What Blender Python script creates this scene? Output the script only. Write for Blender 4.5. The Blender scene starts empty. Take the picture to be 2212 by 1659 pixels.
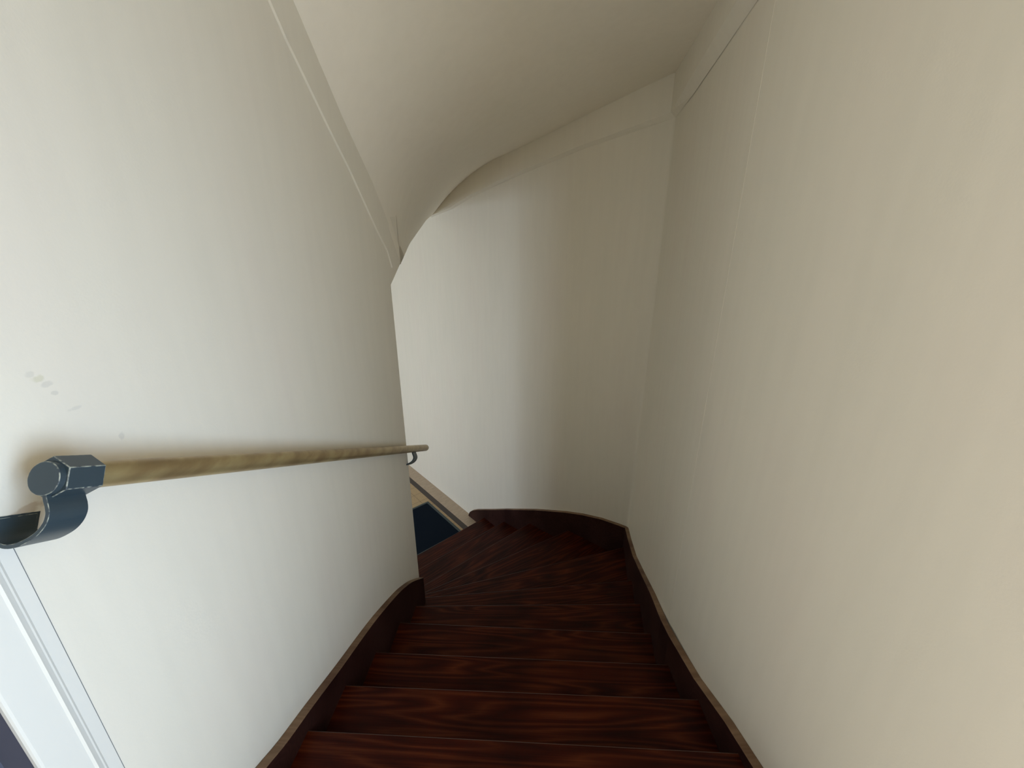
import bpy, bmesh, math, random
from mathutils import Vector, Matrix
S = bpy.context.scene
C = S.collection
# ------------------------------------------------------------------ camera
PITCH = math.radians(18.90)
cam = bpy.data.objects.new('camera', bpy.data.cameras.new('camera')); C.objects.link(cam)
cam.location = (0, 0, 0)
cam.rotation_euler = (math.pi/2 - PITCH, 0, 0)
cam.data.sensor_fit = 'HORIZONTAL'; cam.data.sensor_width = 36.0
cam.data.lens = 850/2212*36.0
cam.data.clip_start = 0.02
S.camera = cam
# ------------------------------------------------------------------ view and world
S.view_settings.view_transform = 'Standard'; S.view_settings.look = 'None'
S.view_settings.gamma = 1.0; S.view_settings.use_curve_mapping = False
S.view_settings.exposure = 0.0
S.cycles.use_denoising = True
S.cycles.max_bounces = 12; S.cycles.diffuse_bounces = 8
w = bpy.data.worlds.new('sky'); S.world = w; w.use_nodes = True
w.node_tree.nodes['Background'].inputs[0].default_value = (.62, .76, 1, 1)
w.node_tree.nodes['Background'].inputs[1].default_value = 0.6

def area(name, loc, direction, sx, sy, power, col, spread=180):
    l = bpy.data.lights.new(name, 'AREA'); l.shape = 'RECTANGLE'; l.size = sx; l.size_y = sy
    l.energy = power; l.color = col; l.spread = math.radians(spread)
    o = bpy.data.objects.new(name, l); C.objects.link(o); o.location = loc
    o.rotation_euler = Vector(direction).to_track_quat('-Z', 'Y').to_euler()
    return o
# daylight entering by the landing window (beside the camera) and by the lower hall window
WIN_Y0, WIN_Y1, WIN_Z0, WIN_Z1 = -.95, 0.22, -1.42, 0.12
area('daylight_landing_window', (1.00, (WIN_Y0+WIN_Y1)/2, (WIN_Z0+WIN_Z1)/2), (-1, 0, 0),
     WIN_Y1-WIN_Y0-.06, WIN_Z1-WIN_Z0-.06, 36, (.60, .78, 1.0), 145)
# added warm fill light, in a made-up unseen opening behind the landing door
WB_Y0, WB_Y1, WB_Z0, WB_Z1 = -1.95, -.70, -1.25, .98
area('warm_fill_rear', (-.88+.0667*(WB_Y0+WB_Y1)/2-.15, (WB_Y0+WB_Y1)/2, (WB_Z0+WB_Z1)/2), (1, 0, 0),
     WB_Y1-WB_Y0-.06, WB_Z1-WB_Z0-.06, 42, (1.0, .91, .76), 128)

# ------------------------------------------------------------------ plan of the place (metres, camera at the origin)
def V2(a): return Vector((a[0], a[1]))
ZF = -3.79                       # lower hall floor
L0, E = V2((-.88, 0)), V2((-.72, 2.40))
B, CC, D = V2((.86, 1.59)), V2((1.175, 3.295)), V2((-.05, 4.33))
U = Vector((-1.17, 1.32)).normalized()       # direction of the hall wall
NN = Vector((-U.y, U.x))                     # towards the hall (left)
WE = V2((-.63, 4.98))
D = V2((-.067, 4.346))
def hall(u, n): return E + U*u + NN*n
nE = (WE-E).dot(NN)                          # hall wall offset (negative)
LB = V2((-.88-.0667*2.2, -2.2))
RB = V2((.86, -2.2))
HU, HN = 5.0, 3.5
area_h = hall(3.55, HN+.10)
HDIR = -NN
area('daylight_hall_window', (area_h.x, area_h.y, -2.35), (HDIR.x, HDIR.y, 0), 1.30, 1.9, 104, (.74, .85, 1.0))

# ------------------------------------------------------------------ materials
def mat(name, col, rough=.5, spec=.5, metal=0.0):
    m = bpy.data.materials.new(name); m.use_nodes = True
    b = m.node_tree.nodes['Principled BSDF']
    b.inputs['Base Color'].default_value = (*col, 1); b.inputs['Roughness'].default_value = rough
    b.inputs['Specular IOR Level'].default_value = spec; b.inputs['Metallic'].default_value = metal
    return m
def nd(m, t, **k):
    n = m.node_tree.nodes.new(t)
    for a, v in k.items():
        if a in n.inputs: n.inputs[a].default_value = v
        else: setattr(n, a, v)
    return n
def ln(m, a, ao, b, bi): m.node_tree.links.new(a.outputs[ao], b.inputs[bi])
def coords(m, scale=(1, 1, 1), rot=(0, 0, 0), kind='Object'):
    t = nd(m, 'ShaderNodeTexCoord'); mp = nd(m, 'ShaderNodeMapping')
    mp.inputs['Scale'].default_value = scale; mp.inputs['Rotation'].default_value = rot
    ln(m, t, kind, mp, 'Vector'); return mp
def ramp(m, stops):
    r = nd(m, 'ShaderNodeValToRGB'); e = r.color_ramp.elements
    e[0].position, e[0].color = stops[0][0], (*stops[0][1], 1)
    e[1].position, e[1].color = stops[-1][0], (*stops[-1][1], 1)
    for p, c in stops[1:-1]:
        x = e.new(p); x.color = (*c, 1)
    return r

# scuffs and a bare patch on the left wall: (y, z, half size y, half size z, colour, strength)
SPOTS = [(.573, -.428, .030, .010, (.50, .41, .31), .6), (.652, -.205, .007, .006, (.52, .51, .47), .28), (.660, -.217, .010, .007, (.50, .49, .28), .32),
         (.667, -.229, .009, .006, (.48, .47, .44), .32), (.674, -.248, .006, .005, (.46, .45, .42), .32), (.697, -.287, .014, .004, (.55, .54, .50), .32), (.755, -.376, .008, .008, (.50, .49, .47), .32)]
def plaster(name, a, b, c):
    m = mat(name, a, .62, .35); bs = m.node_tree.nodes['Principled BSDF']
    mp = coords(m, (1, 1, .35)); n1 = nd(m, 'ShaderNodeTexNoise', Scale=2.6, Detail=3.0, Roughness=.6)
    ln(m, mp, 'Vector', n1, 'Vector')
    r = ramp(m, [(.32, a), (.5, b), (.68, c)]); ln(m, n1, 'Fac', r, 'Fac')
    # faint roller streaks and scuffs
    mp2 = coords(m, (14, 14, 1.2)); n2 = nd(m, 'ShaderNodeTexNoise', Scale=1.6, Detail=4.0)
    ln(m, mp2, 'Vector', n2, 'Vector')
    r2 = ramp(m, [(.35, (.982, .982, .982)), (.6, (1, 1, 1))]); ln(m, n2, 'Fac', r2, 'Fac')
    mx = nd(m, 'ShaderNodeMixRGB', blend_type='MULTIPLY'); mx.inputs[0].default_value = 1
    ln(m, r, 'Color', mx, 1); ln(m, r2, 'Color', mx, 2); ln(m, mx, 'Color', bs, 'Base Color')
    mp3 = coords(m, (1, 1, 1)); n3 = nd(m, 'ShaderNodeTexNoise', Scale=170.0, Detail=3.0)
    n4 = nd(m, 'ShaderNodeTexNoise', Scale=5.0, Detail=2.0)
    ln(m, mp3, 'Vector', n3, 'Vector'); ln(m, coords(m, (1, 1, .5)), 'Vector', n4, 'Vector')
    ad = nd(m, 'ShaderNodeMath', operation='MULTIPLY_ADD'); ad.inputs[1].default_value = 9.0
    ln(m, n4, 'Fac', ad, 0); ln(m, n3, 'Fac', ad, 2)
    bp = nd(m, 'ShaderNodeBump', Strength=.25, Distance=.0008); ln(m, ad, 'Value', bp, 'Height')
    ln(m, bp, 'Normal', bs, 'Normal')
    return m
WALL = plaster('cream_plaster', (.775, .745, .655), (.79, .755, .665), (.785, .74, .655))
WALL_L = plaster('cream_plaster_with_scuffs', (.775, .745, .655), (.79, .755, .665), (.785, .74, .655))
def spots(m, lst):
    bs = m.node_tree.nodes['Principled BSDF']; src = bs.inputs['Base Color'].links[0].from_node
    out = 'Color'
    nz = nd(m, 'ShaderNodeTexNoise', Scale=75.0, Detail=4.0); ln(m, coords(m), 'Vector', nz, 'Vector')
    for (y, z, ry, rz, col, st) in lst:
        mp = coords(m, (0, 1/ry, 1/rz)); mp.vector_type = 'POINT'; mp.inputs['Location'].default_value = (0, -y/ry, -z/rz)
        L = nd(m, 'ShaderNodeVectorMath', operation='LENGTH'); ln(m, mp, 'Vector', L, 0)
        a = nd(m, 'ShaderNodeMath', operation='MULTIPLY_ADD'); a.inputs[1].default_value = 1.6; ln(m, nz, 'Fac', a, 0); ln(m, L, 'Value', a, 2)
        r = nd(m, 'ShaderNodeMapRange'); r.inputs['From Min'].default_value = 1.85; r.inputs['From Max'].default_value = 1.45
        r.inputs['To Min'].default_value = 0; r.inputs['To Max'].default_value = st; ln(m, a, 'Value', r, 'Value')
        mx = nd(m, 'ShaderNodeMixRGB', blend_type='MIX'); ln(m, r, 'Result', mx, 0); ln(m, src, 'Color', mx, 1); mx.inputs[2].default_value = (*col, 1); src = mx
    ln(m, src, 'Color', bs, 'Base Color')
spots(WALL_L, SPOTS)
SOFF = plaster('cream_soffit_plaster', (.86, .82, .72), (.87, .825, .73), (.865, .815, .72))
WHITE = mat('white_gloss_paint', (.78, .79, .80), .3)
GREY = mat('grey_door_paint', (.085, .09, .125), .45)

def wood(name, dark, mid, light, rough=.38):
    m = mat(name, mid, rough, .13); bs = m.node_tree.nodes['Principled BSDF']
    oi = nd(m, 'ShaderNodeObjectInfo'); mp = coords(m, (.8, 11.0, 11.0))
    off = nd(m, 'ShaderNodeVectorMath', operation='SCALE'); cx = nd(m, 'ShaderNodeCombineXYZ')
    for k in ('X', 'Y', 'Z'): ln(m, oi, 'Random', cx, k)
    ln(m, cx, 'Vector', off, 0); off.inputs['Scale'].default_value = 37.0
    va = nd(m, 'ShaderNodeVectorMath', operation='ADD'); ln(m, mp, 'Vector', va, 0); ln(m, off, 'Vector', va, 1)
    # growth-ring figure: a slow noise folded into rings gives cathedrals and knots
    n0 = nd(m, 'ShaderNodeTexNoise', Scale=.9, Detail=1.5, Roughness=.4); ln(m, va, 'Vector', n0, 'Vector')
    mu = nd(m, 'ShaderNodeMath', operation='MULTIPLY'); mu.inputs[1].default_value = 22.0; ln(m, n0, 'Fac', mu, 0)
    fr = nd(m, 'ShaderNodeMath', operation='PINGPONG'); fr.inputs[1].default_value = 1.0; ln(m, mu, 'Value', fr, 0)
    mp2 = nd(m, 'ShaderNodeVectorMath', operation='MULTIPLY'); mp2.inputs[1].default_value = (3.6, 60, 60); ln(m, va, 'Vector', mp2, 0)
    n1 = nd(m, 'ShaderNodeTexNoise', Scale=1.0, Detail=5.0, Roughness=.7); ln(m, mp2, 'Vector', n1, 'Vector')
    mx = nd(m, 'ShaderNodeMixRGB', blend_type='MIX'); mx.inputs[0].default_value = .72
    ln(m, fr, 'Value', mx, 1); ln(m, n1, 'Fac', mx, 2)
    r = ramp(m, [(.18, dark), (.5, mid), (.85, light)]); ln(m, mx, 'Color', r, 'Fac')
    n2 = nd(m, 'ShaderNodeTexNoise', Scale=3.0, Detail=2.0); ln(m, coords(m, (1, 1.6, 1)), 'Vector', n2, 'Vector')
    r2 = ramp(m, [(.35, (.55, .42, .38)), (.65, (1.25, 1.2, 1.1))]); ln(m, n2, 'Fac', r2, 'Fac')
    m3 = nd(m, 'ShaderNodeMixRGB', blend_type='MULTIPLY'); m3.inputs[0].default_value = .8
    ln(m, r, 'Color', m3, 1); ln(m, r2, 'Color', m3, 2); ln(m, m3, 'Color', bs, 'Base Color')
    bp = nd(m, 'ShaderNodeBump', Strength=.25, Distance=.0006); ln(m, mx, 'Color', bp, 'Height'); ln(m, bp, 'Normal', bs, 'Normal')
    return m
TREAD = wood('red_brown_stained_oak', (.009, .0007, .0003), (.036, .0040, .0008), (.120, .030, .009), .42)
STRING = wood('dark_stained_string_board', (.022, .0085, .0075), (.036, .015, .013), (.048, .022, .019), .4)
NOSE = mat('tread_nosing_painted_highlight', (.060, .030, .022), .4, .4)  # paler bevel colour paints the highlight along the tread edges
CASING = mat('white_casing_paint', (.76, .755, .71), .35)
CAPW = wood('brown_board_edge_painted_lit', (.16, .105, .07), (.20, .135, .09), (.25, .175, .12), .55)  # top edge of the strings, light from above put into its paler colour

# ------------------------------------------------------------------ helpers
def mesh_obj(name, verts, faces, m, parent=None, mats=None, idx=None, smooth=False, bevel=0, seg=2, weld=False):
    me = bpy.data.meshes.new(name); me.from_pydata([tuple(v) for v in verts], [], faces)
    me.materials.append(m)
    for x in mats or []: me.materials.append(x)
    if idx: 
        for p, i in zip(me.polygons, idx): p.material_index = i
    bm = bmesh.new(); bm.from_mesh(me)
    if weld: bmesh.ops.remove_doubles(bm, verts=bm.verts, dist=1e-5)
    bmesh.ops.recalc_face_normals(bm, faces=bm.faces); bm.to_mesh(me); bm.free()
    if smooth:
        for p in me.polygons: p.use_smooth = True
    o = bpy.data.objects.new(name, me); C.objects.link(o)
    if parent: o.parent = parent
    if bevel:
        b = o.modifiers.new('bevel', 'BEVEL'); b.width = bevel; b.segments = seg; b.limit_method = 'ANGLE'; b.angle_limit = math.radians(35)
        if smooth is False:
            for p in me.polygons: p.use_smooth = False
    return o
def struct(o, label=None):
    o['kind'] = 'structure'
    if label: o['label'] = label
    return o
def prism(poly, z0, z1):
    n = len(poly); v = [(p[0], p[1], z0) for p in poly] + [(p[0], p[1], z1) for p in poly]
    f = [tuple(range(n))[::-1], tuple(range(n, 2*n))] + [(i, (i+1) % n, n+(i+1) % n, n+i) for i in range(n)]
    return v, f
def join(parts):
    V, Fc = [], []
    for v, f in parts:
        o = len(V); V += list(v); Fc += [tuple(i+o for i in q) for q in f]
    return V, Fc
def thing(name, label, cat, loc=(0, 0, 0), group=None):
    o = bpy.data.objects.new(name, None); C.objects.link(o); o.location = loc; o.empty_display_size = .1
    o['label'] = label; o['category'] = cat
    if group: o['group'] = group
    return o
def offset_path(P, t):
    """shift an open polyline sideways by t to its left, mitred"""
    out = []
    for i, p in enumerate(P):
        ns = []
        if i > 0: d = (P[i]-P[i-1]).normalized(); ns.append(Vector((-d.y, d.x)))
        if i < len(P)-1: d = (P[i+1]-P[i]).normalized(); ns.append(Vector((-d.y, d.x)))
        n = sum(ns, Vector((0, 0)))/len(ns); out.append(p + n*(t/n.length_squared))
    return out
def interp(pts, y):
    if y <= pts[0][0]: a, b = pts[0], pts[1]
    elif y >= pts[-1][0]: a, b = pts[-2], pts[-1]
    else:
        for a, b in zip(pts, pts[1:]):
            if a[0] <= y <= b[0]: break
    return a[1] + (b[1]-a[1])*(y-a[0])/(b[0]-a[0])
def catmull(pts, n=6):
    P = [Vector(p) for p in pts]; P = [2*P[0]-P[1]] + P + [2*P[-1]-P[-2]]; out = []
    for i in range(1, len(P)-2):
        for k in range(n):
            t = k/n; a, b, c, d = P[i-1:i+3]
            out.append(.5*((2*b)+(c-a)*t+(2*a-5*b+4*c-d)*t*t+(3*b-a-3*c+d)*t**3))
    out.append(P[-2].copy()); return out

# ------------------------------------------------------------------ walls
ZT = 1.55
TH = .14
# rounded bends of the outer wall
def arc(p, a, b, r, n=6):
    d1 = (a-p).normalized(); d2 = (b-p).normalized(); A = p+d1*r; Bq = p+d2*r
    return [A*(1-t)**2+p*2*t*(1-t)+Bq*t*t for t in [i/n for i in range(n+1)]]
G = hall(HU, nE)
outer = [RB, B] + arc(CC, B, D, .035) + arc(D, CC, G, .22, 8) + [G]
def wall_run(name, P, z0, z1, m, smooth=True, th=TH):
    O = offset_path(P, -th)
    V, Fq = [], []
    for p, o in zip(P, O): V += [(p.x, p.y, z0), (p.x, p.y, z1), (o.x, o.y, z1), (o.x, o.y, z0)]
    for i in range(len(P)-1):
        a, b = 4*i, 4*i+4
        for k in range(4): Fq.append((a+k, a+(k+1) % 4, b+(k+1) % 4, b+k))
    Fq.append((0, 1, 2, 3)); e = 4*(len(P)-1); Fq.append((e+3, e+2, e+1, e))
    o = mesh_obj(name, V, Fq, m)
    if smooth:
        for p in o.data.polygons: p.use_smooth = True
        o.data.set_sharp_from_angle(angle=math.radians(12))
    return o
# right wall: section with the window opening + splayed section beyond the crack
y0, y1 = WIN_Y0, WIN_Y1
sec = []
def boxv(x0, x1, ya, yb, z0, z1): return prism([(x0, ya), (x1, ya), (x1, yb), (x0, yb)], z0, z1)
sec.append(boxv(.86, 1.0, RB.y, y0, ZF, ZT)); sec.append(boxv(.86, 1.0, y1, B.y, ZF, ZT))
sec.append(boxv(.86, 1.0, y0, y1, ZF, WIN_Z0)); sec.append(boxv(.86, 1.0, y0, y1, WIN_Z1, ZT))
cmid = CC + (B-CC).normalized()*.035
bend = arc(B, Vector((.86, .4)), cmid, .30, 8)
sec[1] = boxv(.86, 1.0, y1, B.y-.30, ZF, ZT)
for pa, pb in zip(bend+[], bend[1:]+[cmid]): sec.append(prism([pa, pb, pb+Vector((.14, -.01)), pa+Vector((.14, -.01))], ZF, ZT))
bm_ = bend[5]; dv = (bend[6]-bend[4]).normalized(); nv = Vector((-dv.y, dv.x))     # hairline ridge where the two wall sections meet
sec.append(prism([bm_-dv*.0016-nv*.004, bm_-dv*.0016+nv*.0007, bm_+dv*.0016+nv*.0007, bm_+dv*.0016-nv*.004], ZF, ZT))
v, f = join(sec); o = mesh_obj('wall_right', v, f, WALL, weld=True)
for p in o.data.polygons: p.use_smooth = True
o.data.set_sharp_from_angle(angle=math.radians(12)); struct(o, 'cream plastered right wall of the stairwell')
struct(wall_run('wall_back', outer[2:], ZF, ZT, WALL), 'cream plastered curved back wall of the stairwell')
# left wall: ends in a free edge at the turn of the stair; short bevelled stub at its head
def onL(y, off=0.0): return Vector((-.88+.0667*y+off, y))
DOOR_Y0, DOOR_Y1, DOOR_ZT = -.47, .4465, .55
prof = [(.455, ZF), (2.40, ZF), (2.400, -.20), (2.60, -.085), (2.60, ZT), (.455, ZT)]
v = [(onL(y).x, y, z) for y, z in prof] + [(onL(y).x-TH, y, z) for y, z in prof]
n = len(prof); f = [tuple(range(n)), tuple(range(n, 2*n))[::-1]] + [(i, (i+1) % n, n+(i+1) % n, n+i) for i in range(n)]
def lw(ya, yb, z0, z1): return prism([onL(ya), onL(yb), onL(yb, -TH), onL(ya, -TH)], z0, z1)
v, f = join([(v, f), lw(DOOR_Y0, .455, DOOR_ZT, ZT), lw(WB_Y1, DOOR_Y0, ZF, ZT), lw(-2.2, WB_Y0, ZF, ZT), lw(WB_Y0, WB_Y1, ZF, WB_Z0), lw(WB_Y0, WB_Y1, WB_Z1, ZT)])
struct(mesh_obj('wall_left', v, f, WALL_L), 'cream plastered left wall carrying the handrail')
# wall turning away behind the free edge, and the lower hall
a, b = E + U*.02, hall(1.6, 0)
struct(wall_run('wall_inner', [a, b, hall(1.6, HN)], ZF, ZT-.05, WALL, th=-.12))
hw0, hw1 = 2.85, 4.25
A_, B_ = hall(1.6, HN), hall(HU, HN)
def hp(u0, u1, z0, z1): return prism([hall(u0, HN), hall(u1, HN), hall(u1, HN+.14), hall(u0, HN+.14)], z0, z1)
v, f = join([hp(1.45, hw0, ZF, .6), hp(hw1, HU+.1, ZF, .6), hp(hw0, hw1, ZF, -3.35), hp(hw0, hw1, -1.35, .6)])
struct(mesh_obj('wall_hall_side', v, f, WALL))
v, f = prism([hall(HU, nE), hall(HU, HN), hall(HU+.14, HN), hall(HU+.14, nE)], ZF, .6)
struct(mesh_obj('wall_hall_end', v, f, WALL))
v, f = prism([LB, RB, RB+Vector((0, -.14)), LB+Vector((0, -.14))], ZF, ZT)
struct(mesh_obj('wall_behind', v, f, WALL))

# windows (frame, sill, pane)
GLASS = mat('clear_glass', (1, 1, 1), 0, .5)
GLASS.node_tree.nodes['Principled BSDF'].inputs['Transmission Weight'].default_value = 1.0
GLASS.node_tree.nodes['Principled BSDF'].inputs['IOR'].default_value = 1.02
def window(name, o, ax, nz, wdt, z0, z1):
    """o: corner (xy), ax: unit direction along, nz: outward direction"""
    def bx(a, b, c, d, t0, t1):
        P = [o+ax*a+nz*t0, o+ax*b+nz*t0, o+ax*b+nz*t1, o+ax*a+nz*t1]; return prism(P, c, d)
    h = .05
    v, f = join([bx(0, h, z0, z1, .05, .10), bx(wdt-h, wdt, z0, z1, .05, .10), bx(h, wdt-h, z0, z0+h, .05, .10),
                 bx(h, wdt-h, z1-h, z1, .05, .10), bx(wdt/2-.03, wdt/2+.03, z0+h, z1-h, .05, .10)])
    return struct(mesh_obj(name, v, f, WHITE))
window('window_1', Vector((.86, WIN_Y0)), Vector((0, 1)), Vector((1, 0)), WIN_Y1-WIN_Y0, WIN_Z0, WIN_Z1)
window('added_window_3', onL(WB_Y0), Vector((.0667, 1)).normalized(), Vector((-1, .0667)).normalized(), WB_Y1-WB_Y0, WB_Z0, WB_Z1)  # unseen window frame added around the warm fill light
window('window_2', hall(hw0, HN), U, NN, hw1-hw0, -3.35, -1.35)

# ------------------------------------------------------------------ soffit of the flight above
def R3(l): return [Vector(p) for p in l]
inner = R3([(-.97, -2.2, 1.42), (-.825, .9, 1.42), (-.80, 1.25, 1.25), (-.765, 1.726, .805), (-.756, 1.854, .679), (-.746, 2.015, .523), (-.737, 2.15, .406),
            (-.727, 2.289, .300), (-.715, 2.472, .095), (-.706, 2.603, -.09)])
outerS = R3([(.85, -2.2, 1.04), (.85, .9, 1.04), (.852, 1.59, 1.05), (.965, 2.26, 1.075), (1.055, 2.78, 1.11), (1.137, 3.31, 1.162), (.747, 3.657, 1.069),
             (.104, 4.20, .907), (-.275, 4.56, .825), (-.655, 5.005, .662)])
# end edge of the soffit, seen nearly edge-on from the top of the stair
end_edge = R3([(-.706, 2.603, -.09), (-.8816, 3.60, .047), (-.966, 4.80, .3136), (-1.005, 5.405, .413)])
inC = inner[:2] + catmull(inner[2:], 5)
outA = catmull(outerS[:6], 5)[0:]
outB = catmull(outerS[5:] + [end_edge[-1]], 5)
def resample(P, ts):
    L = [0]
    for a, b in zip(P, P[1:]): L.append(L[-1]+(b-a).length)
    out = []
    for t in ts:
        s = t*L[-1]; k = max(i for i in range(len(L)) if L[i] <= s+1e-9); k = min(k, len(P)-2)
        q = (s-L[k])/(L[k+1]-L[k]); out.append(P[k].lerp(P[k+1], q))
    return out
rows_in = [inner[0], inner[1]] + resample(catmull(inner[2:], 6), [i/23 for i in range(24)])
o1 = resample(catmull(outerS[2:6], 6), [i/9 for i in range(10)])      # to the corner
o2 = resample(outB, [i/14 for i in range(1, 15)])
rows_out = [outerS[0], outerS[1]] + o1 + o2
NR, NC = len(rows_in), 16
V = []
for i in range(NR):
    for j in range(NC+1):
        V.append(rows_in[i].lerp(rows_out[i], j/NC))
# bend the last row onto the seen end edge
last = (NR-1)*(NC+1)
for j in range(NC+1):
    tgt = resample(end_edge, [j/NC])[0]
    for back in range(0, 6):
        wgt = (1-back/6)**2; k = (NR-1-back)*(NC+1)+j
        V[k] = V[k].lerp(V[k] + (tgt-rows_in[-1].lerp(rows_out[-1], j/NC)), wgt)
Fc = [(i*(NC+1)+j, i*(NC+1)+j+1, (i+1)*(NC+1)+j+1, (i+1)*(NC+1)+j) for i in range(NR-1) for j in range(NC)]
# slab thickness above
nb = len(V); V += [Vector((p.x, p.y, p.z+.10)) for p in V]
Fc += [tuple(q+nb for q in reversed(fc)) for fc in Fc]
rim = [i*(NC+1) for i in range(NR)] + [last+j for j in range(1, NC+1)] + [i*(NC+1)+NC for i in range(NR-2, -1, -1)] + list(range(NC-1, 0, -1))
for a, b in zip(rim, rim[1:]+rim[:1]): Fc.append((a, b, b+nb, a+nb))
o = mesh_obj('ceiling', V, Fc, SOFF)
for p in o.data.polygons: p.use_smooth = True
o.data.set_sharp_from_angle(angle=math.radians(40))
struct(o, 'cream plastered underside of the flight above')
# hall ceiling and the header where the soffit ends
poly = [Vector((p.x, p.y)) for p in end_edge] + [hall(HU, nE), hall(HU, HN), hall(1.5, HN), hall(1.5, 0), E]
v, f = prism(poly, .52, .60); struct(mesh_obj('ceiling_hall', v, f, SOFF))
hd = []; 
V = []
for p in end_edge: V += [(p.x, p.y, p.z), (p.x, p.y, .6), (p.x-.05, p.y, .6), (p.x-.05, p.y, p.z)]
Fq = []
for i in range(len(end_edge)-1):
    for k in range(4): Fq.append((4*i+k, 4*i+(k+1) % 4, 4*i+4+(k+1) % 4, 4*i+4+k))
struct(mesh_obj('trim_header', V, Fq, SOFF))

# ------------------------------------------------------------------ strings of the flight above (plastered bands)
def band(name, P3lo, P3hi, t, m, rise=.004):
    """ribbon between a low and a high edge lying on a wall polyline, thickness t to its left"""
    lo2 = offset_path([Vector((p.x, p.y)) for p in P3lo], t)
    V = []
    for a, b, q in zip(P3lo, P3hi, lo2):
        V += [(a.x, a.y, a.z), (q.x, q.y, a.z+(rise[len(V)//4] if isinstance(rise, list) else rise)), (q.x, q.y, b.z), (a.x, a.y, b.z)]
    Fq = []
    for i in range(len(P3lo)-1):
        for k in range(4): Fq.append((4*i+k, 4*i+(k+1) % 4, 4*i+4+(k+1) % 4, 4*i+4+k))
    e = 4*(len(P3lo)-1); Fq += [(0, 1, 2, 3), (e+3, e+2, e+1, e)]
    return mesh_obj(name, V, Fq, m)
wp = [(.86, -2.2, .865, 1.12), (.86, 1.59, .866, 1.12), (.968, 2.19, .864, 1.14), (1.07, 2.749, .866, 1.18), (CC.x, CC.y, .895, 1.23)]
wp2 = [(CC.x, CC.y, .895, 1.23), (.732, 3.670, .819, 1.13), (.618, 3.766, .803, 1.09), (D.x, D.y, .640, .93), (-.448, 4.776, .54, .84), (-.70, 5.06, .45, .74), (-1.02, 5.42, .385, .50)]
P = wp + wp2[1:]
struct(band('trim_1', [Vector(p[:3]) for p in P], [Vector((p[0], p[1], p[3])) for p in P], .040, WALL, [.06, .06, .062, .06, .030, .022, .022, .018, .015, .01, .01]), 'plastered outer string band of the flight above')
lo = R3([(-.81, 1.15, 1.20), (-.775, 1.575, .748), (-.771, 1.639, .675), (-.763, 1.751, .574), (-.755, 1.878, .458), (-.746, 2.011, .346), (-.729, 2.267, .093), (-.721, 2.387, -.009), (-.717, 2.442, -.106)])
lo = [Vector((onL(p.y).x, p.y, p.z)) for p in lo]
hi = [Vector((p.x, p.y, interp([(q.y, q.z) for q in inner[2:]], p.y)+.01)) for p in lo]
lo2 = [Vector(p) for p in lo]
# reversed so that "left" of travel is into the stairwell
struct(band('trim_2', lo2[::-1], hi[::-1], .007, WALL), 'shallow plastered inner string band of the flight above')

# ------------------------------------------------------------------ staircase
stair = thing('staircase', 'dark red-brown wooden winding staircase turning left down to the tiled hall', 'staircase', (0, .7, ZF))
def sub(o):
    o.parent = stair; o.matrix_parent_inverse = Matrix.Translation((0, -.7, -ZF)); return o
Hh = .19; Z1 = -1.70
NOS = [((-.7513, .994), (.7276, .928)), ((-.77, 1.26), (.81, 1.20)), ((-.78, 1.56), (.83, 1.49)), ((-.78, 1.90), (.88, 1.82)), ((-.73, 2.19), (.96, 2.21)),
       ((-.70, 2.44), (.98, 2.61)), ((-.76, 2.65), (1.10, 3.21)), ((-.81, 2.85), (.62, 3.69)), ((-.89, 3.11), (.21, 4.06)), ((-1.06, 3.51), (-.12, 4.33)), ((-1.18, 3.94), (-.48, 4.59))]
NOS = [((-.74, .665), (.74, .60))] + NOS            # landing nosing
ST = .035
Lpath = [onL(-.6, ST-.008), onL(2.40, ST-.008), hall(.02, -.004), hall(2.4, -.004)]
Lpath = [onL(-.6, ST-.008), Vector((E.x+ST-.008, E.y+.004)), E+U*.02+Vector((.0, .0)), hall(2.6, 0)]
oc = offset_path([RB, B, CC, D, G], ST-.008)
def hit(a, b, P):
    """last/first crossing of the infinite line ab with polyline P -> (param, point)"""
    res = []
    d = b-a
    for i in range(len(P)-1):
        e = P[i+1]-P[i]; den = d.x*e.y-d.y*e.x
        if abs(den) < 1e-9: continue
        r = P[i]-a; t = (r.x*e.y-r.y*e.x)/den; s = (r.x*d.y-r.y*d.x)/den
        if -1e-6 <= s <= 1+1e-6: res.append((abs(t-.5), i+s, a+d*t, t))
    return res
def lr(k, shift=0.0):
    a, b = V2(NOS[k][0]), V2(NOS[k][1]); d = (b-a).normalized(); nrm = Vector((-d.y, d.x)); a = a+nrm*shift; b = b+nrm*shift
    l = min([h for h in hit(a, b, Lpath) if h[3] < .5], key=lambda h: h[0]); r = min([h for h in hit(a, b, oc) if h[3] > .5], key=lambda h: h[0])
    return l, r, d
def between(P, s0, s1):
    return [P[i] for i in range(len(P)) if s0+1e-4 < i < s1-1e-4]
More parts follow.
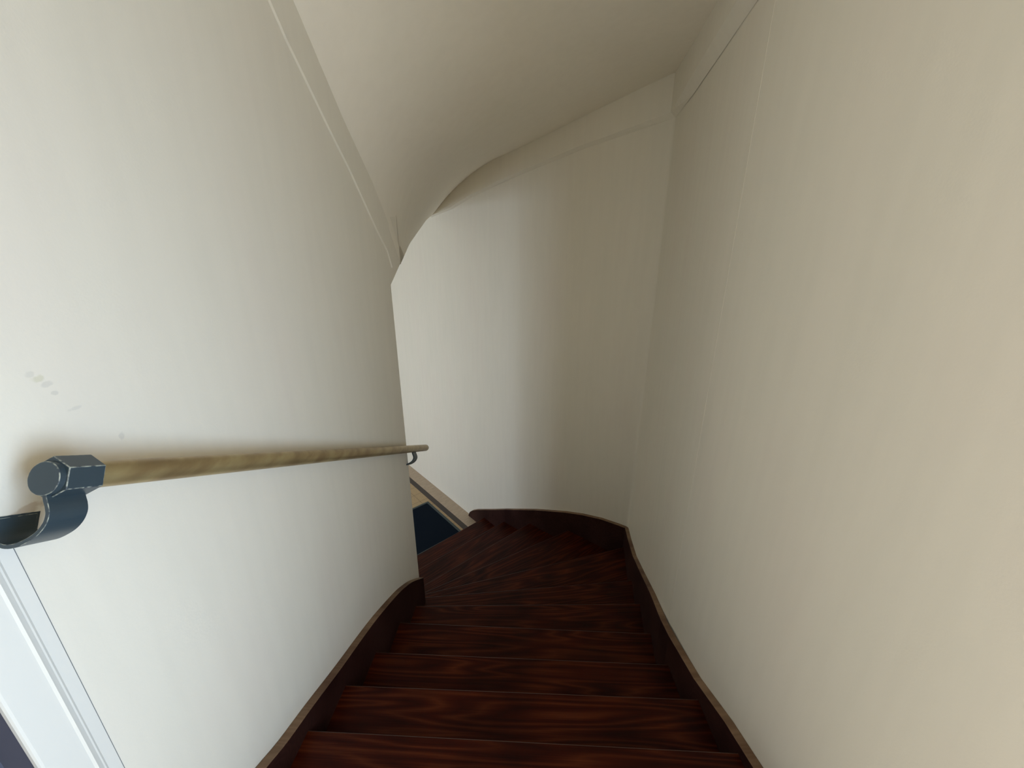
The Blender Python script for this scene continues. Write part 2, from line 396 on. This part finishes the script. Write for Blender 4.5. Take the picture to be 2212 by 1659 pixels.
for k in range(1, 12):
    lf, rf, d = lr(k); lb, rb, _ = lr(k-1, -.012)
    z = Z1-Hh*(k-1) - (.04 if k == 1 else 0)
    poly = [lf[2], rf[2]] + between(oc, rb[1], rf[1])[::-1] + [rb[2], lb[2]] + between(Lpath, lb[1], lf[1])
    ang = math.atan2(d.y, d.x); org = Vector((lf[2].x, lf[2].y, z))
    M = Matrix.Translation(org) @ Matrix.Rotation(ang, 4, 'Z'); Mi = M.inverted()
    v, f = prism(poly, z-.036, z); v = [Mi @ Vector(p) for p in v]
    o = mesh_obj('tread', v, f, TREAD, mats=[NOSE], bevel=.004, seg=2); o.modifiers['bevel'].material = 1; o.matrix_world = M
    o.parent = stair; o.matrix_parent_inverse = Matrix.Translation((0, -.7, -ZF))
    # riser below this tread's nosing
    la, ra, _ = lr(k, -.030); lb2, rb2, _ = lr(k, -.050)
    v, f = prism([la[2], ra[2], rb2[2], lb2[2]], Z1-Hh*k+.001, z-.035)
    sub(mesh_obj('riser', v, f, STRING))
# landing riser
la, ra, _ = lr(0, -.030); lb2, rb2, _ = lr(0, -.050)
v, f = prism([la[2], ra[2], rb2[2], lb2[2]], Z1-.039, Z1+Hh-.021); sub(mesh_obj('riser', v, f, STRING))
# landing floor
lf, rf, _ = lr(0)
v, f = prism([lf[2], rf[2], Vector((.86, .55)), RB, LB, onL(.55)], Z1+Hh-.06, Z1+Hh-.02)
LAND = mat('pale_bounce_landing', (.46, .38, .28), .5)  # unseen floor, pale colour chosen to bounce light up to the soffit
struct(mesh_obj('floor_landing', v, f, LAND, bevel=.006), 'unseen wooden landing at the top of the stair, made pale to bounce light')

def string_board(path3, depth, t, name='string_board'):
    P2 = [Vector((p[0], p[1])) for p in path3]; O = offset_path(P2, t); V = []
    for p, q, c in zip(P2, O, path3):
        V += [(p.x, p.y, c[2]), (q.x, q.y, c[2]-.002), (q.x, q.y, max(c[2]-depth, ZF)), (p.x, p.y, max(c[2]-depth, ZF))]
    Fq, idx = [], []
    for i in range(len(P2)-1):
        for k in range(4): Fq.append((4*i+k, 4*i+(k+1) % 4, 4*i+4+(k+1) % 4, 4*i+4+k)); idx.append(1 if k == 0 else 0)
    e = 4*(len(P2)-1); Fq += [(0, 1, 2, 3), (e+3, e+2, e+1, e)]; idx += [0, 0]
    return sub(mesh_obj(name, V, Fq, STRING, mats=[CAPW], idx=idx, bevel=.003, seg=2))
ls = [(.543, -1.455), (.66, -1.52), (.796, -1.577), (.899, -1.628), (1.054, -1.686), (1.25, -1.766), (1.51, -1.863), (1.683, -1.936), (1.932, -2.059), (2.06, -2.136), (2.20, -2.235), (2.40, -2.405)]
ls = [tuple(p) for p in catmull([(a, b, 0) for a, b in ls], 4)]
left3 = [(onL(y).x, y, z) for y, z, _ in ls]
string_board(left3[::-1], .42, -ST) if False else string_board([(x, y, z) for x, y, z in left3], .42, -ST)
rs = [(.86, .35, -1.49), (.86, .60, -1.58), (.86, .847, -1.676), (.86, 1.022, -1.735), (.86, 1.258, -1.843), (.86, 1.524, -1.922), (.873, 1.66, -1.975), (.929, 1.969, -2.11), (1.0, 2.34, -2.30), (1.063, 2.707, -2.480), (1.125, 3.04, -2.59), (CC.x, CC.y, -2.655)]
bs_ = [(CC.x, CC.y, -2.655), (1.102, 3.357, -2.662), (.951, 3.485, -2.688), (.783, 3.627, -2.743), (.626, 3.76, -2.812), (.304, 4.031, -2.982), (D.x, D.y, -3.21), (-.296, 4.606, -3.408), (-.492, 4.827, -3.572), (-.56, 4.903, -3.64), (-.60, 4.948, -3.695), (-.622, 4.973, -3.75), (-.630, 4.980, ZF+.004)]
def proj_outer(p):
    best = None
    for a, b in zip([RB, B, CC, D], [B, CC, D, G]):
        d = b-a; t = max(0, min(1, (Vector(p[:2])-a).dot(d)/d.length_squared)); q = a+d*t; e = (q-Vector(p[:2])).length
        if best is None or e < best[0]: best = (e, q)
    return (best[1].x, best[1].y, p[2])
string_board([proj_outer(p) for p in rs], .42, ST)
string_board([proj_outer(p) for p in bs_], .46, ST)

# ------------------------------------------------------------------ handrail
BRASS = mat('tarnished_brass', (.30, .22, .095), .38, .5, .55)
bs = BRASS.node_tree.nodes['Principled BSDF']
nz = nd(BRASS, 'ShaderNodeTexNoise', Scale=9.0, Detail=4.0); ln(BRASS, coords(BRASS, (1, 1, 3)), 'Vector', nz, 'Vector')
rp = ramp(BRASS, [(.35, (.30, .21, .10)), (.55, (.40, .30, .145)), (.7, (.45, .36, .18))]); ln(BRASS, nz, 'Fac', rp, 'Fac'); ln(BRASS, rp, 'Color', bs, 'Base Color')
IRON = mat('dark_blue_grey_painted_iron', (.031, .050, .064), .38, .5)
EDGE = mat('worn_pale_paint_edge', (.30, .32, .28), .5)
nz = nd(EDGE, 'ShaderNodeTexNoise', Scale=120.0, Detail=3.0); ln(EDGE, coords(EDGE), 'Vector', nz, 'Vector')
rp = ramp(EDGE, [(.40, (.035, .05, .065)), (.62, (.34, .36, .31))]); ln(EDGE, nz, 'Fac', rp, 'Fac'); ln(EDGE, rp, 'Color', EDGE.node_tree.nodes['Principled BSDF'], 'Base Color')
T = Vector((.044, 1, -.508)).normalized(); Wd = Vector((-1, .044, 0)).normalized(); Dn = T.cross(Wd)
if Dn.z > 0: Dn = -Dn
P1 = Vector((-.768, .563, -.357))
hr = thing('handrail', 'tarnished brass handrail on dark iron brackets along the left wall', 'handrail', P1)
def hrobj(o):
    o.parent = hr; o.matrix_parent_inverse = Matrix.Translation(-P1); return o
def Q(s, wv, dv): return P1 + T*s + Wd*wv + Dn*dv
def lathe(prof, n=40, hexa=False, phase=0.0):
    V, Fq = [], []
    for s, r in prof:
        for i in range(n):
            a = 2*math.pi*i/n+phase; V.append(Q(s, r*math.sin(a), r*math.cos(a)))
    for k in range(len(prof)-1):
        for i in range(n): Fq.append((k*n+i, k*n+(i+1) % n, (k+1)*n+(i+1) % n, (k+1)*n+i))
    Fq += [tuple(range(n)), tuple(range((len(prof)-1)*n, len(prof)*n))[::-1]]
    return V, Fq
RR = .0245; SE = 2.45
pr = [(.05, RR), (SE-.012, RR)] + [(SE-.012+.012*math.sin(a), RR-.008+.008*math.cos(a)) for a in (.4, .8, 1.2, 1.5)]
v, f = lathe(pr, 48); o = hrobj(mesh_obj('rail', v, f, BRASS, smooth=True)); o.data.set_sharp_from_angle(angle=math.radians(50))
def edged(name, v, f, bev):
    o = hrobj(mesh_obj(name, v, f, IRON, mats=[EDGE], bevel=bev, seg=2)); o.modifiers['bevel'].material = 1; return o
v, f = lathe([(.0055, .0365), (.063, .0365)], 6); sock = edged('hexagonal_socket', v, f, .0014)
v, f = lathe([(.0, .021), (.0, .0255), (.003, .0275), (.012, .0275)], 40)
v, f = lathe([(-.0035, .0278), (.0065, .0285)], 40)
cap = edged('end_cap', v, f, .0012)
def jbracket(s0, s1, ht=.0035):
    path = [(-.002, .018), (-.006, .032), (-.0125, .046), (-.0155, .058), (-.0130, .072), (-.004, .086), (.010, .097), (.030, .1065), (.050, .1085), (.066, .101), (.0755, .088), (.0765, .067)]
    cp = catmull([(a, b, 0) for a, b in path], 4); P = [Vector((p.x, p.y)) for p in cp]
    O = offset_path(P, -ht); I = offset_path(P, ht); V, Fq = [], []
    m = len(P)
    for i in range(m):
        sp = s1
        for s, q in ((s0, O[i]), (sp, O[i]), (sp, I[i]), (s0, I[i])): V.append(Q(s, q.x, q.y))
    for i in range(m-1):
        for k in range(4): Fq.append((4*i+k, 4*i+(k+1) % 4, 4*i+4+(k+1) % 4, 4*i+4+k))
    e = 4*(m-1); Fq += [(0, 1, 2, 3), (e+3, e+2, e+1, e)]
    o = edged('bracket', V, Fq, .0009); o.modifiers['bevel'].angle_limit = math.radians(60)
    return o
jbracket(-.002, .056)
jbracket(2.075, 2.150, .005)
# plate the near bracket ends in, against the wall, with a screw
def plate(s0, s1):
    V = [Q(s, wv, dv) for s in (s0, s1) for wv, dv in ((.0735, .064), (.0795, .064), (.0795, .112), (.0735, .112))]
    return edged('wall_plate', V, [(0, 1, 2, 3), (7, 6, 5, 4), (0, 4, 5, 1), (1, 5, 6, 2), (2, 6, 7, 3), (3, 7, 4, 0)], .0006)
plate(-.012, .060)

# ------------------------------------------------------------------ door and its casing, lower left
def cprof(name, pts, z0, z1, m, bev=0):
    P = [onL(y, off) for y, off in pts]; v, f = prism(P, z0, z1); return mesh_obj(name, v, f, m, bevel=bev)
ZL = Z1+Hh-.02
tr = cprof('trim_3', [(.4437, -.004), (.4437, .002), (.4455, .005), (.449, .006), (.500, .006), (.5036, .0085), (.507, .0068), (.5125, .0044), (.5151, .0044), (.519, .0022), (.5387, .0016), (.5395, -.004)], ZL, DOOR_ZT+.09, CASING, 0)
struct(tr, 'white moulded door casing at the top of the left wall')
struct(cprof('trim_6', [(.4445, -.12), (.4445, -.004), (.4545, -.004), (.4545, -.12)], ZL, DOOR_ZT, GREY))
GAPM = mat('painted_gap_shade', (.16, .165, .17), .8)  # dark strip in place of a groove, its shade put into the colour
struct(cprof('trim_7', [(.5388, -.003), (.5388, .0009), (.5402, .0009), (.5402, -.003)], ZL, DOOR_ZT+.09, GAPM))
gap = cprof('trim_4', [(DOOR_Y0-.09, -.02), (DOOR_Y0-.09, .014), (DOOR_Y0, .014), (DOOR_Y0, -.02)], ZL, DOOR_ZT+.09, WHITE); struct(gap)
tp = cprof('trim_5', [(DOOR_Y0, -.02), (DOOR_Y0, .014), (DOOR_Y1, .014), (DOOR_Y1, -.02)], DOOR_ZT, DOOR_ZT+.09, WHITE); struct(tp)
dl = cprof('door_1', [(DOOR_Y0, -.10), (DOOR_Y0, -.06), (DOOR_Y1, -.06), (DOOR_Y1, -.10)], ZL+.005, DOOR_ZT, GREY, .002); struct(dl, 'grey door in the left wall beside the landing')

# ------------------------------------------------------------------ lower hall floor
TILE = mat('beige_speckled_tile', (.36, .27, .16), .35); bs = TILE.node_tree.nodes['Principled BSDF']
br = nd(TILE, 'ShaderNodeTexBrick', Scale=1.0); br.offset = 0.0
br.inputs['Color1'].default_value = (.45, .33, .19, 1); br.inputs['Color2'].default_value = (.41, .30, .175, 1); br.inputs['Mortar'].default_value = (.16, .11, .07, 1)
br.inputs['Mortar Size'].default_value = .003; br.inputs['Brick Width'].default_value = .20; br.inputs['Row Height'].default_value = .20
ln(TILE, coords(TILE), 'Vector', br, 'Vector')
nz = nd(TILE, 'ShaderNodeTexNoise', Scale=90.0, Detail=3.0); ln(TILE, coords(TILE), 'Vector', nz, 'Vector')
rp = ramp(TILE, [(.35, (.8, .76, .7)), (.65, (1.1, 1.1, 1.05))]); ln(TILE, nz, 'Fac', rp, 'Fac')
mx = nd(TILE, 'ShaderNodeMixRGB', blend_type='MULTIPLY'); mx.inputs[0].default_value = 1
ln(TILE, br, 'Color', mx, 1); ln(TILE, rp, 'Color', mx, 2); ln(TILE, mx, 'Color', bs, 'Base Color')
BAND = mat('pinkish_beige_border_tile', (.34, .26, .19), .4); bs = BAND.node_tree.nodes['Principled BSDF']
nz = nd(BAND, 'ShaderNodeTexNoise', Scale=14.0, Detail=5.0); ln(BAND, coords(BAND, (4, .6, 1)), 'Vector', nz, 'Vector')
rp = ramp(BAND, [(.3, (.38, .295, .215)), (.7, (.50, .40, .30))]); ln(BAND, nz, 'Fac', rp, 'Fac'); ln(BAND, rp, 'Color', bs, 'Base Color')
DARKT = mat('dark_brown_border_tile', (.040, .028, .024), .4)
ang = math.atan2(U.y, U.x)
Mf = Matrix.Translation((WE.x, WE.y, ZF)) @ Matrix.Rotation(ang, 4, 'Z')   # local x along the hall wall, local y towards the stairs side
Mi = Mf.inverted()
ysgn = 1 if (Mi @ Vector((E.x, E.y, ZF))).y > 0 else -1
d1, d2 = .186, .268
rowsy = [0, d1, d2, -nE+0 if False else 5.4]
rowsy = [-.05, d1, d2, 5.6]
xs0, xs1 = -2.8, 4.2
V, Fq, idx = [], [], []
for i in range(3):
    a, b = rowsy[i]*ysgn, rowsy[i+1]*ysgn; k = len(V)
    V += [(xs0, a, 0), (xs1, a, 0), (xs1, b, 0), (xs0, b, 0)]; Fq.append((k, k+1, k+2, k+3)); idx.append(i)
k = len(V); a, b = rowsy[0]*ysgn, rowsy[-1]*ysgn
V += [(xs0, a, -.05), (xs1, a, -.05), (xs1, b, -.05), (xs0, b, -.05)]; Fq.append((k+3, k+2, k+1, k)); idx.append(2)
o = mesh_obj('floor', V, Fq, BAND, mats=[DARKT, TILE], idx=idx); o.matrix_world = Mf
struct(o, 'tiled lower hall floor, beige with a dark border line')

# door mat: corner towards the hall, long side parallel to the dark border line
MATB = mat('black_navy_mat_pile', (.004, .009, .018), .9, .1); MATR = mat('dark_green_black_rubber_rim', (.040, .058, .062), .5, .4)
def fl(px, py):
    F = 850; aa = (px-1106)/F; bb = (829.5-py)/F
    r = Vector((aa, math.cos(PITCH)+bb*math.sin(PITCH), -math.sin(PITCH)+bb*math.cos(PITCH))); return r*(ZF/r.z)
c0 = Mi @ fl(927, 1083); c1 = Mi @ fl(991, 1146.3)
my0 = (c0.y+c1.y)/2; mx1 = c0.x; mx0 = c1.x-.075; wd = .95*ysgn
dm = thing('doormat', 'dark navy doormat with raised rubber rim at the foot of the stairs', 'doormat', Mf @ Vector(((mx0+mx1)/2, my0+wd/2, 0)))
def loc_box(x0, x1, ya, yb, z0, z1): return prism([(x0, ya), (x1, ya), (x1, yb), (x0, yb)], z0, z1)
rw = .036
rws = rw*ysgn
pile = loc_box(mx0+rw, mx1-rw, my0+rws, my0+wd-rws, .0, .011)
rimp = join([loc_box(mx0, mx1, my0, my0+rws, 0, .014), loc_box(mx0, mx1, my0+wd-rws, my0+wd, 0, .014),
             loc_box(mx1-rw, mx1, my0+rws, my0+wd-rws, 0, .014), loc_box(mx0, mx0+rw, my0+rws, my0+wd-rws, 0, .014)])
for nm, (v, f), m, bv in (('pile', pile, MATB, 0), ('rim', rimp, MATR, .003)):
    o = mesh_obj(nm, [Mf @ Vector(p) for p in v], f, m, bevel=bv); o.parent = dm; o.matrix_parent_inverse = Matrix.Translation(-Vector(dm.location))
